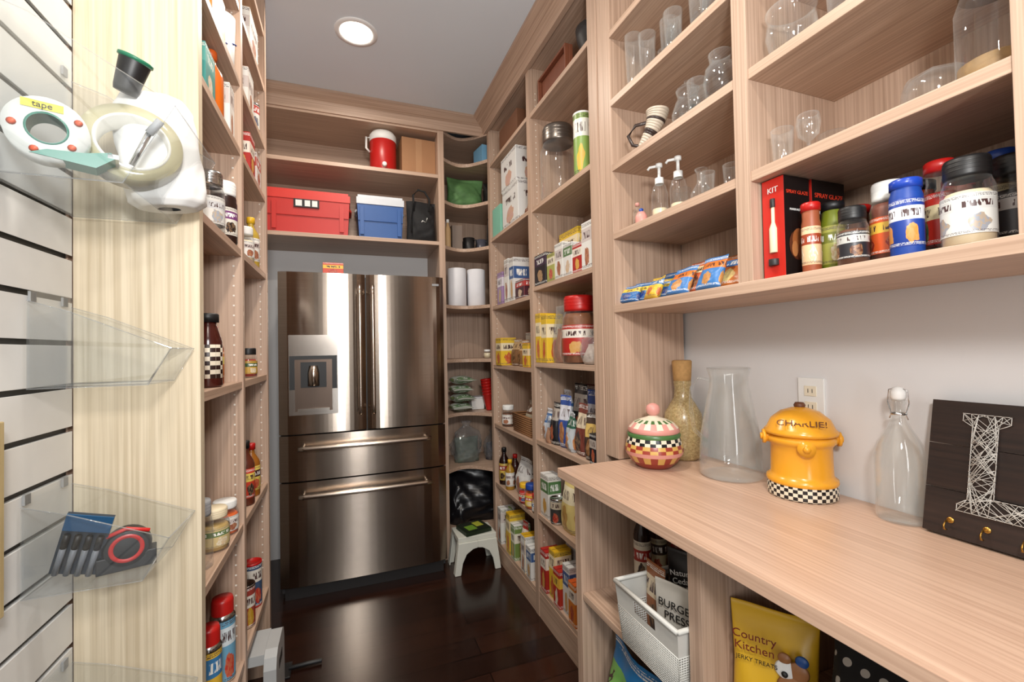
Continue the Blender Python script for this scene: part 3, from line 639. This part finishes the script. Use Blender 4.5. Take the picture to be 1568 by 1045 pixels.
for k in range(9): 
    e_=k*.0008; zz=.006+k*.012
    a.tube([(-.09-e_,-.13-e_,zz),(.09+e_,-.13-e_,zz),(.09+e_,.13+e_,zz),(-.09-e_,.13+e_,zz),(-.09-e_,-.13-e_,zz)],.007,WK,6)
a.box(-.09,.09,-.13,.13,.001,.006,WK); a.obj('wicker_basket',(1.02,2.33,z+.001))
bagob('snack_bag',1.02,2.33,z+.008,.2,.12,.17,PR((165,155,135),(90,60,40),(60,90,120)),rot=R90,seed=73); jar('spread_jar',.95,2.62,z,.04,.13,BROWN,WHITE,WP)
z=FAR[1]
bottle('vinegar_bottle',.945,2.70,z,.032,.23,M((35,15,12),.2),BLACK,PR((205,175,80),(140,30,25),(30,20,20))); bottle('vinegar_bottle',.99,2.62,z,.03,.2,M((50,20,15),.2),RED,None); bottle('oil_bottle',.94,2.58,z,.028,.18,M((160,120,40),.2),YEL,WP)
bagob('flour_bag',1.0,2.45,z,.17,.12,.21,PR((215,214,212),(205,205,205),(160,110,100)),rot=R90,seed=75); jar('jam_jar',.935,2.32,z,.037,.11,RED,YEL,PR((190,60,40),(225,215,190),(60,90,150))); jar('jam_jar',.935,2.23,z,.037,.13,ORANGE,BLUE,PR((225,190,70),(190,60,40),(225,210,180))); jar('jam_jar',1.03,2.27,z,.04,.17,BROWN,WHITE,WP); jar('jam_jar',.935,2.155,z,.03,.1,TAN,RED,BP)
z=FAR[0]
for i,y in enumerate([2.70,2.62,2.54,2.46,2.38,2.30,2.22,2.155]):
    if i%3!=1: carton('baking_mix_box',.955,y,z,.1,.062,[.22,.26,.24,.2,.25,.2,.17,.15][i],[WHITE,RED,YEL][i%3],[WP,RP,YP,GP,RP,WP,BP,RP][i])
    else: bagob('rice_package',.955,y,z,.075,.06,.24,[GP,GP,YP,GP,RP,YP,WP,BP][i],rot=R90,seed=200+i)
# ------------------------------------------------------------ corner items
carton('tissue_box',.96,2.93,2.62,.18,.14,.12,M((110,160,192)),M((118,168,200)),rot=.15)
bagob('green_cloth_bag',.80,3.02,2.34,.26,.14,.21,M((80,120,70),.7,0,.6,14),seed=81,crump=2)
bagob('black_cloth_bag',1.0,3.0,2.34,.14,.14,.19,DARK,seed=82)
z=2.04
carton('small_cardboard_box',.73,3.02,z,.07,.1,.17,M((150,120,90)),M((120,105,95))); bottle('salt_mill',.655,2.93,z,.02,.19,TAN,WHITE,None)
def mug(x,y,z,m,r=.042,h=.1):
    a=MB(); a.lathe([(0,0),(r*.85,0),(r*.9,.004),(r,h),(r*.93,h),(r*.85,.01),(0,.01)],m); a.tube([(r*.93,0,h*.82),(r*1.5,0,h*.8),(r*1.65,0,h*.5),(r*1.4,0,h*.2),(r*.9,0,h*.2)],.006,m); a.obj('coffee_mug',(x,y,z+.001),(0,0,-1))
mug(.83,3.04,z,DARK); mug(.93,3.07,z,M((80,80,90),.3)); mug(.84,3.16,z,M((60,60,64),.3))
a=MB(); a.lathe([(0,0),(.05,0),(.055,.02),(.05,.12),(.04,.2),(.045,.22),(.04,.22),(.0,.02)],M((120,122,125),.25,.9)); a.tube([(.04,0,.19),(.085,0,.18),(.085,0,.08),(.05,0,.05)],.007,DARK); a.obj('metal_pitcher',(.98,2.93,z+.001))
z=1.65
for x in (.728,.868):
    a=MB(); PT=M((226,226,230),.9); a.lathe([(.02,.0),(.06,.0),(.0635,.004),(.0635,.256),(.06,.26),(.02,.26),(.02,0)],PT,32); a.obj('paper_towel_roll',(x,2.995+.01*(x>.8),z+.001))
jar('small_spice_jar',.92,2.93,1.29,.028,.06,CREAM,WHITE)
z=.93
for i in range(4): bagob('rice_pouch',.74,2.98+.07,z+i*.062,.14,.055,.15,PR((185,190,180),(110,140,100),(90,120,80)),rot=.2*(i%2),seed=90+i,lying=True)
a=MB()
for k in range(6): a.lathe([(.026,0+k*.02),(.040,.11+k*.02),(.042,.112+k*.02),(.04,.114+k*.02),(.037,.11+k*.02)],RED)
a.lathe([(0,0),(.026,0),(.027,.004)],RED); a.obj('red_plastic_cups',(.935,2.945,z+.005),(0,-.12,0))
a=MB(); a.box(-.05,.05,-.05,.05,0,.08,WHITE,.006,.006); a.box(-.053,.053,-.053,.053,.078,.088,M((210,210,215))); a.obj('plastic_food_container',(.87,3.06,z+.001),bevel=.003)
bagob('clear_plastic_bag',.79,3.05,.57,.2,.14,.28,FILM,seed=95,tie=True,crump=2,extra=M((90,100,90),.6,0,.5,30)); bagob('clear_plastic_bag',.98,3.04,.57,.12,.12,.2,FILM,seed=96,tie=True,crump=2,extra=M((60,60,70),.6,0,.5,30))
a=MB(); BB=M((20,20,24),.3)
a.bag(.40,.24,.36,BB,197,crump=3.2); a.obj('black_garbage_bag',(.85,3.10,.151),(0,0,.1))
# stool
a=MB(); ST=M((212,213,203),.45)
a.box(-.12,.12,-.09,.09,.19,.22,ST,.0,.0)
leg=[(.145,0),(.108,0),(.095,.07),(.07,.12),(.03,.145),(0,.15),(0,.19),(.12,.19)]
for y0,y1 in ((-.10,-.085),(.085,.10)):
    for sx in(-1,1): a.prism([(sx*p[0],p[1]) for p in leg],1,y0,y1,ST)
for sx in(-1,1):
    for y0,y1 in((-.085,-.055),(.055,.085)):
        a.add([(sx*.145,y0,0),(sx*.138,y0,0),(sx*.113,y0,.19),(sx*.12,y0,.19),(sx*.145,y1,0),(sx*.138,y1,0),(sx*.113,y1,.19),(sx*.12,y1,.19)],[(0,1,2,3),(4,5,6,7),(0,1,5,4),(1,2,6,5),(2,3,7,6),(3,0,4,7)],ST)
a.obj('step_stool',(.74,2.72,0.001),bevel=.003)
carton('cookbook',.74,2.715,.222,.17,.15,.022,M((24,40,22)),M((24,40,22)),rot=.2)
a=MB(); a.box(-.08,.08,-.07,.07,0,.001,M((28,34,24))); a.box(-.06,.0,-.05,.02,.001,.0016,M((110,150,50))); a.box(.01,.06,-.02,.05,.001,.0016,M((170,175,60))); a.obj('magazine',(.74,2.715,.2465),(0,0,.25))
# ------------------------------------------------------------ above fridge
def cooler(x0,x1,y0,y1,z,h,body,lid,lidh):
    cx,cy=(x0+x1)/2,(y0+y1)/2; w,d=(x1-x0)/2,(y1-y0)/2; a=MB()
    a.box(-w,w,-d,d,0,h-lidh,body,.012,.01); a.box(-w-.004,w+.004,-d-.006,d+.004,h-lidh,h-lidh*.3,lid); a.box(-w*.97,w*.97,-d*.95,d*.95,h-lidh*.3,h,lid)
    for k in (-.8,.8): a.box(w*k-.012,w*k+.012,-d-.008,-d,.03,h-lidh-.02,body)
    a.box(-w*.97,w*.97,-d-.004,-d,h*.42,h*.44,body)
    for sx in(-1,1): a.tube([(sx*w,-d*.5,h*.72),(sx*(w+.008),-d*.45,h*.68),(sx*(w+.008),d*.45,h*.68),(sx*w,d*.5,h*.72)],.006,lid)
    return a,(cx,cy,z+.001)
a,l=cooler(-.43,.035,2.92,3.22,2.06,.275,M((190,40,32),.4),M((205,52,42),.4),.06)
a.box(-.08,.06,-.158,-.150,.165,.215,BLACK); a.box(-.07,-.035,-.1585,-.158,.172,.208,WHITE); a.box(-.02,.01,-.1585,-.158,.172,.208,WHITE); a.box(.02,.05,-.1585,-.158,.172,.208,WHITE)
a.obj('red_cooler',l,bevel=.006)
a,l=cooler(.08,.365,2.93,3.2,2.06,.285,M((36,84,150),.4),M((205,210,216),.4),.06)
a.obj('blue_cooler',l,bevel=.006)
a=MB(); a.bag(.19,.12,.27,M((20,20,22),.8),seed=101,crump=2); a.tube([(-.05,-.03,.2),(-.055,-.04,.3),(-.02,-.03,.34),(.02,-.035,.33),(.05,-.04,.28),(.045,-.045,.2)],.007,M((15,15,16),.8)); a.tube([(-.06,-.05,.25),(-.075,-.055,.15),(-.07,-.06,.05)],.006,M((15,15,16),.8)); a.tube([(-.02,-.06,.1),(.0,-.066,.13),(.02,-.066,.12),(.03,-.064,.15)],.003,WHITE)
a.obj('black_tote_bag',(.478,2.935,2.061),(0,0,0))
a=MB(); a.lathe([(0,0),(.078,0),(.083,.006),(.083,.20),(.08,.205)],RED,32); a.lathe([(.08,.203),(.085,.208),(.085,.24),(.07,.262),(.04,.27),(0,.27)],WHITE,32)
a.tube([(-.082,-.01,.225),(-.105,-.02,.22),(-.105,-.02,.15),(-.083,-.01,.13)],.007,WHITE); a.cyl(.014,-.105,-.08,WHITE,(0,0,.03),1,12); a.obj('red_beverage_jug',(.245,2.965,2.501))
CB=M((160,116,80),.7); a=MB(); a.box(-.11,.11,-.11,.11,0,.245,CB); a.box(-.109,.109,-.003,.003,.245,.2455,BROWN); a.box(-.02,.02,-.1105,-.11,0,.2445,M((172,130,94),.4)); a.obj('cardboard_box',(.463,3.03,2.501),(0,0,.05),bevel=.002)
carton('sandwich_bag_box',-.06,2.79,1.80,.11,.06,.07,ORANGE,PR((205,70,40),(232,190,60),(180,40,30)))
# ------------------------------------------------------------ left shelf items
z=LS[0]
can('spray_can',-.357,1.585,z,.034,.245,PR((110,165,195),(215,225,230),(190,60,50)),CHROME,RED)
can('spray_can',-.357,1.44,z,.031,.24,PR((222,180,60),(60,120,170),(180,60,40)),CHROME,RED); can('spray_can',-.43,1.5,z,.031,.24,PR((60,120,80),(215,215,210),(180,60,40)),CHROME,WHITE)
can('food_can',-.35,2.0,z,.034,.17,PR((60,80,110),(215,210,200),(170,50,40)),RED); can('food_can',-.35,1.86,z,.034,.15,PR((150,60,50),(215,210,200),(180,140,40)),CHROME)
z=LS[1]
jar('dip_jar',-.352,1.475,z,.038,.115,M((180,150,90),.4),CREAM,PR((200,180,130),(90,115,65),(215,205,180))); jar('mustard_jar',-.36,1.36,z,.034,.17,None,GREY); jar('dip_jar',-.35,1.59,z,.036,.1,ORANGE,WHITE,WP)
bottle('sauce_bottle',-.345,1.86,z,.03,.23,M((90,40,25),.3),BLACK,PR((190,60,40),(215,190,90),(40,30,30))); bottle('sauce_bottle',-.345,1.97,z,.03,.2,M((150,90,25),.3),RED,PR((215,190,90),(60,30,30),(180,60,40)))
z=LS[2]
m,nt,b,out=newmat('gingham_label'); ch=nt.nodes.new('ShaderNodeTexChecker'); ch.inputs['Scale'].default_value=85; ch.inputs[1].default_value=lin((215,205,185)); ch.inputs[2].default_value=lin((40,20,16)); nt.links.new(coords(nt),ch.inputs[0]); nt.links.new(ch.outputs[0],b.inputs['Base Color']); b.inputs['Roughness'].default_value=.4
bottle('barbecue_sauce_bottle',-.350,1.425,z,.033,.20,M((60,18,12),.2),BLACK,m,.6); bottle('barbecue_sauce_bottle',-.36,1.51,z,.028,.17,M((140,60,20),.3),RED,PR((200,110,40),(215,195,90),(60,30,20))); bottle('hot_sauce_bottle',-.37,1.345,z,.02,.17,M((150,40,20),.3),RED,None)
jar('relish_jar',-.345,1.93,z,.03,.11,M((150,40,30),.4),BLACK,PR((190,150,60),(50,80,40),(215,205,180))); bottle('sauce_bottle',-.36,1.79,z,.028,.19,M((80,30,20),.3),BLACK,WP)
z=LS[3]
jar('fudge_topping_jar',-.346,1.585,z,.036,.19,M((40,20,16),.3),WHITE,PR((215,210,200),(110,50,110),(40,30,30)),1.0,.9); jar('syrup_jar',-.35,1.45,z,.036,.17,None,CHROME,PR((205,203,198),(190,190,192),(150,155,165))); bottle('sauce_bottle',-.4,1.38,z,.03,.2,WHITE,BLUE,None)
jar('spread_jar',-.345,1.88,z,.032,.13,CREAM,WHITE,WP); bottle('oil_bottle',-.345,2.0,z,.03,.2,M((180,150,60),.2),YEL,WP)
z=LS[4]
carton('teal_tea_tin',-.36,1.36,z,.07,.09,.13,M((60,140,135)),PR((64,140,135),(90,160,152),(210,205,190))); bottle('orange_syrup_bottle',-.35,1.475,z,.03,.2,M((195,95,25),.2),ORANGE,None); carton('cocoa_box',-.36,1.6,z,.07,.06,.17,WHITE,WP)
carton('pudding_mix_box',-.35,1.9,z,.06,.09,.15,RED,RP); carton('pudding_mix_box',-.35,2.03,z,.06,.09,.13,WHITE,PR((205,195,188),(170,70,60),(150,60,50)))
z=LS[5]
a=MB()
for k in range(10): a.lathe([(0,-.001),(.006,0),(0,.001)],M((40,66,150)),6,(-.0375*math.cos(.7*k)*.97,-.0375*math.sin(.7*k)*.97,.02+.013*k))
a.lathe([(0,0),(.03,0),(.034,.004),(.038,.16),(.036,.16),(.03,.008),(0,.008)],WHITE); a.obj('floral_ceramic_cup',(-.352,1.60,z+.001)); carton('cake_decorating_box',-.36,1.45,z,.07,.14,.14,ORANGE,PR((200,130,60),(215,205,185),(60,120,120)))
carton('baking_box',-.35,1.88,z,.06,.1,.15,M((170,120,90)),WP); can('food_can',-.345,2.03,z,.03,.11,PR((215,215,210),(180,60,50),(60,80,120)))
z=LS[6]; carton('baking_box',-.36,1.5,z,.08,.16,.15,WHITE,BP); carton('baking_box',-.36,1.95,z,.08,.16,.15,TAN,WP)
# grey folded stool + dust pan
a=MB(); FG=M((180,182,182),.4)
prf=[(1.74,0),(1.78,0),(1.79,.05),(1.91,.05),(1.92,0),(1.96,0),(1.955,.26),(1.94,.295),(1.91,.31),(1.79,.31),(1.76,.295),(1.745,.26)]
a.prism(prf,0,-.275,-.235,FG); a.prism(prf,0,-.42,-.38,FG); a.box(-.38,-.275,1.77,1.93,.27,.305,FG)
a.box(-.2352,-.234,1.81,1.89,.22,.25,DARK)
a.obj('folding_step_stool',(0,0,.001),bevel=.006)
a=MB(); a.tube([(-.06,0,.012),(.02,.0,.014),(.07,0,.012)],.009,BLACK,8); a.box(-.12,-.05,-.05,.05,0,.008,BLACK); a.box(-.125,-.118,-.05,.05,0,.035,BLACK); a.obj('dustpan',(-.18,2.13,.001),bevel=.002)
# ------------------------------------------------------------ acrylic bins
def binn(y0,y1,zb,zf,zt,xb,xf):
    a=MB(); X=-.532
    t=.0028
    for y in (y0,y1-t): a.prism([(X,zb),(xb,zb),(xf,zf),(X+.06,zt-.02),(X,zt)],1,y,y+t,ACR)
    a.box(X,X+t,y0+t,y1-t,zb,zt+.02,ACR); a.box(X+t,xb,y0+t,y1-t,zb,zb+t,ACR)
    a.prism([(xb,zb),(xf,zf),(xf-t,zf),(xb-t,zb+t)],1,y0+t,y1-t,ACR)
    for y in (y0,y1):
        a.tube([(X,y,zt),(X+.06,y,zt-.02),(xf,y,zf),(xb,y,zb),(X,y,zb)],.0011,FILM,5)
    a.tube([(xf,y0,zf),(xf,y1,zf)],.0012,FILM,5)
    for y in (y0+.02,y1-.02): a.box(X-.004,X,y-.008,y+.008,zt+.0,zt+.018,GREY)
    return a.obj('acrylic_storage_bin')
binn(.93,1.185,1.645,1.79,1.93,-.35,-.275)
binn(1.045,1.185,1.295,1.365,1.454,-.355,-.318)
binn(1.03,1.185,.93,1.003,1.09,-.36,-.318)
binn(1.045,1.185,.565,.635,.725,-.355,-.315)
zb=1.648
a=MB(); TPE=M((176,170,140),.15); 
a.lathe([(.058,-.023),(.077,-.023),(.078,0),(.077,.023),(.058,.023)],TPE,44); a.lathe([(.0775,-.021),(.0782,0),(.0775,.021)],FILM,44)
a.lathe([(.053,-.0245),(.058,-.0245),(.058,.0245),(.053,.0245),(.053,-.0245)],M((215,213,205),.6),44)
for k in range(5):
    t=k*1.257; a.lathe([(0,-.0008),(.006,0),(0,.0008)],M((60,110,90),.5),8,(.068*math.cos(t),.068*math.sin(t),-.0235) )
a.obj('packing_tape_roll',(-.382,1.06,zb+.108),(math.radians(80),0,.33))
a=MB()
TD=M((205,207,203),.3)
a.lathe([(.026,-.02),(.052,-.02),(.053,0),(.052,.02),(.026,.02)],TD,36,(0,0,0),1); a.lathe([(.024,-.021),(.027,-.021),(.027,.021),(.024,.021),(.024,-.021)],M((60,120,105),.4),28,(0,0,0),1)
a.prism([(-.02,-.045),(.06,-.052),(.085,-.03),(.08,-.02),(.045,-.03),(.0,-.035)],1,-.022,.022,M((70,130,115),.35)); a.box(.075,.09,-.022,.022,-.03,-.022,CHROME)
LBM=M((214,200,60),.4); a.box(-.03,.02,-.0215,-.0205,.030,.043,LBM); 
for (qx,qz) in ((-.04,.0),(.03,-.025),(.038,.02),(-.015,-.038)): a.lathe([(0,-.0008),(.006,0),(0,.0008)],M((205,80,40),.5),10,(qx,-.0208,qz),1)
o=a.obj('tape_dispenser',(-.468,.975,zb+.085),(0,0,.35)); text('tape',.014,(-.005,-.0222,.0365),(pi/2,0,0),BLACK,o)
# roll of white padding / paper wrapped in film
a=MB(); WPB=M((224,224,222),.6); seg=48; v=[];f=[]; rr=random.Random(4)
prof=[(.02,0),(.05,.0),(.066,.012),(.07,.04),(.069,.1),(.07,.16),(.067,.205),(.056,.225),(.03,.23),(.018,.222)]
pf=[]
for i in range(len(prof)-1):
    for k in range(4):
        t=k/4; pf.append((prof[i][0]*(1-t)+prof[i+1][0]*t,prof[i][1]*(1-t)+prof[i+1][1]*t))
for (r_,z_) in pf:
    for k in range(seg):
        t=2*pi*k/seg; q=r_*(1+.025*math.sin(5*t+30*z_)+.02*math.sin(9*t-55*z_)+.015*math.sin(3*t+90*z_)); v.append((q*math.cos(t),q*math.sin(t)*.75,z_))
for i in range(len(pf)-1):
    for k in range(seg): f.append((i*seg+k,i*seg+(k+1)%seg,(i+1)*seg+(k+1)%seg,(i+1)*seg+k))
a.add(v,f,WPB,True); a.lathe([(.018,.01),(.021,.01),(.021,.223),(.018,.223)],TAN,20)
a.obj('white_paper_roll',(-.345,1.128,zb+.012),(0,-.12,.3))
a=MB(); a.lathe([(0,0),(.018,0),(.020,.008),(.025,.062),(.024,.065),(0,.05)],BLACK,24); a.lathe([(.0245,.061),(.028,.063),(.028,.068),(.024,.069)],M((30,110,80),.4),24); a.obj('black_funnel_cup',(-.395,1.06,zb+.215),(.2,.35,0))
a=MB(); a.tube([(0,0,0),(.03,-.01,.06)],.005,CHROME); a.tube([(.03,-.01,.06),(.05,-.015,.085)],.007,GREY); a.obj('utility_knife',(-.37,1.02,zb+.06),(0,0,0))
zb=.933
a=MB(); 
a.box(-.034,.034,-.002,.004,0,.13,M((40,50,62),.3)); a.box(-.034,.034,-.004,-.002,.095,.13,M((30,80,120),.3))
for k in range(4): a.tube([(-.024+k*.016,-.008,.004),(-.024+k*.016,-.008,.062)],.005,M((120,124,130),.3),8); a.tube([(-.024+k*.016,-.008,.062),(-.024+k*.016,-.008,.09)],.0052,BLACK,8)
a.obj('marker_pack',(-.488,1.09,zb+.008),(.35,.3,.2))
a=MB(); a.lathe([(0,-.02),(.034,-.02),(.038,-.012),(.038,.012),(.034,.02),(0,.02)],BLACK,28,(0,0,.04),1); a.box(-.045,.045,-.02,.02,0,.03,BLACK); a.lathe([(.020,-.021),(.024,-.0225),(.027,-.021)],RED,24,(0,0,.042),1); a.tube([(-.03,-.018,.07),(.0,-.02,.08),(.035,-.018,.068)],.004,RED); a.obj('tape_measure',(-.408,1.10,zb+.002),(0,0,.3),bevel=.002)
a=MB(); BD=wood('yellow_board_grain',2,(170,150,100),(195,175,130)); a.box(-.534,-.512,.78,.955,.94,1.25,BD); a.box(-.512,-.508,.80,.935,.97,1.22,BD); a.obj('wooden_cutting_board',bevel=.003)
# ------------------------------------------------------------ lights
EM=D.materials.new('lamp_lens'); EM.use_nodes=True; nt=EM.node_tree
for n in list(nt.nodes): nt.nodes.remove(n)
o_=nt.nodes.new('ShaderNodeOutputMaterial'); e_=nt.nodes.new('ShaderNodeEmission'); e_.inputs[0].default_value=(1,.90,.74,1); e_.inputs[1].default_value=16; nt.links.new(e_.outputs[0],o_.inputs[0])
for (x,y,pw) in ((.068,2.24,11),(.1,.95,16),(.1,-.45,13)):
    a=MB(); a.lathe([(.074,-.001),(.078,-.007),(.098,-.005),(.1,0)],M((235,235,235),.5),40); a.lathe([(0,-.003),(.074,-.003)],EM,40); a.obj('recessed_ceiling_light',(x,y,CEIL-.0005))
    l=D.lights.new('recessed_lamp','AREA'); l.shape='DISK'; l.size=.15; l.energy=pw; l.color=(1,.91,.80)
    lo=D.objects.new('recessed_lamp',l); lo.location=(x,y,CEIL-.02); S.collection.objects.link(lo)
def area(name,loc,target,sx,sy,e,col):
    l=D.lights.new(name,'AREA'); l.shape='RECTANGLE'; l.size=sx; l.size_y=sy; l.energy=e; l.color=col
    o=D.objects.new(name,l); o.location=loc; o.rotation_euler=(Vector(target)-Vector(loc)).to_track_quat('-Z','Y').to_euler(); S.collection.objects.link(o)
area('doorway_daylight',(.13,-1.2,1.35),(.13,2,1.35),.24,2.1,17,(.95,.98,1))
area('camera_flash',(.05,-.25,1.85),(.15,2.2,1.75),.22,.16,21,(1,.985,.96))
w=D.worlds.new('world'); S.world=w; w.use_nodes=True; w.node_tree.nodes['Background'].inputs[0].default_value=(.8,.85,.9,1); w.node_tree.nodes['Background'].inputs[1].default_value=.3
# ------------------------------------------------------------ camera
yaw,pit,rol=math.radians(20.6),math.radians(1.05),math.radians(1.11)
F=Vector((math.sin(yaw)*math.cos(pit),math.cos(yaw)*math.cos(pit),math.sin(pit))); R=Vector((math.cos(yaw),-math.sin(yaw),0)); U_=R.cross(F)
r2=R*math.cos(rol)-U_*math.sin(rol); u2=U_*math.cos(rol)+R*math.sin(rol)
mat=Matrix((r2,u2,-F)).transposed().to_4x4(); mat.translation=Vector((0,0,1.35))
c=D.cameras.new('camera'); c.lens=15.61; c.sensor_width=36; c.clip_start=.02; co=D.objects.new('camera',c); S.collection.objects.link(co); co.matrix_world=mat; S.camera=co
S.view_settings.view_transform='Standard'; S.view_settings.look='None'; S.view_settings.exposure=0
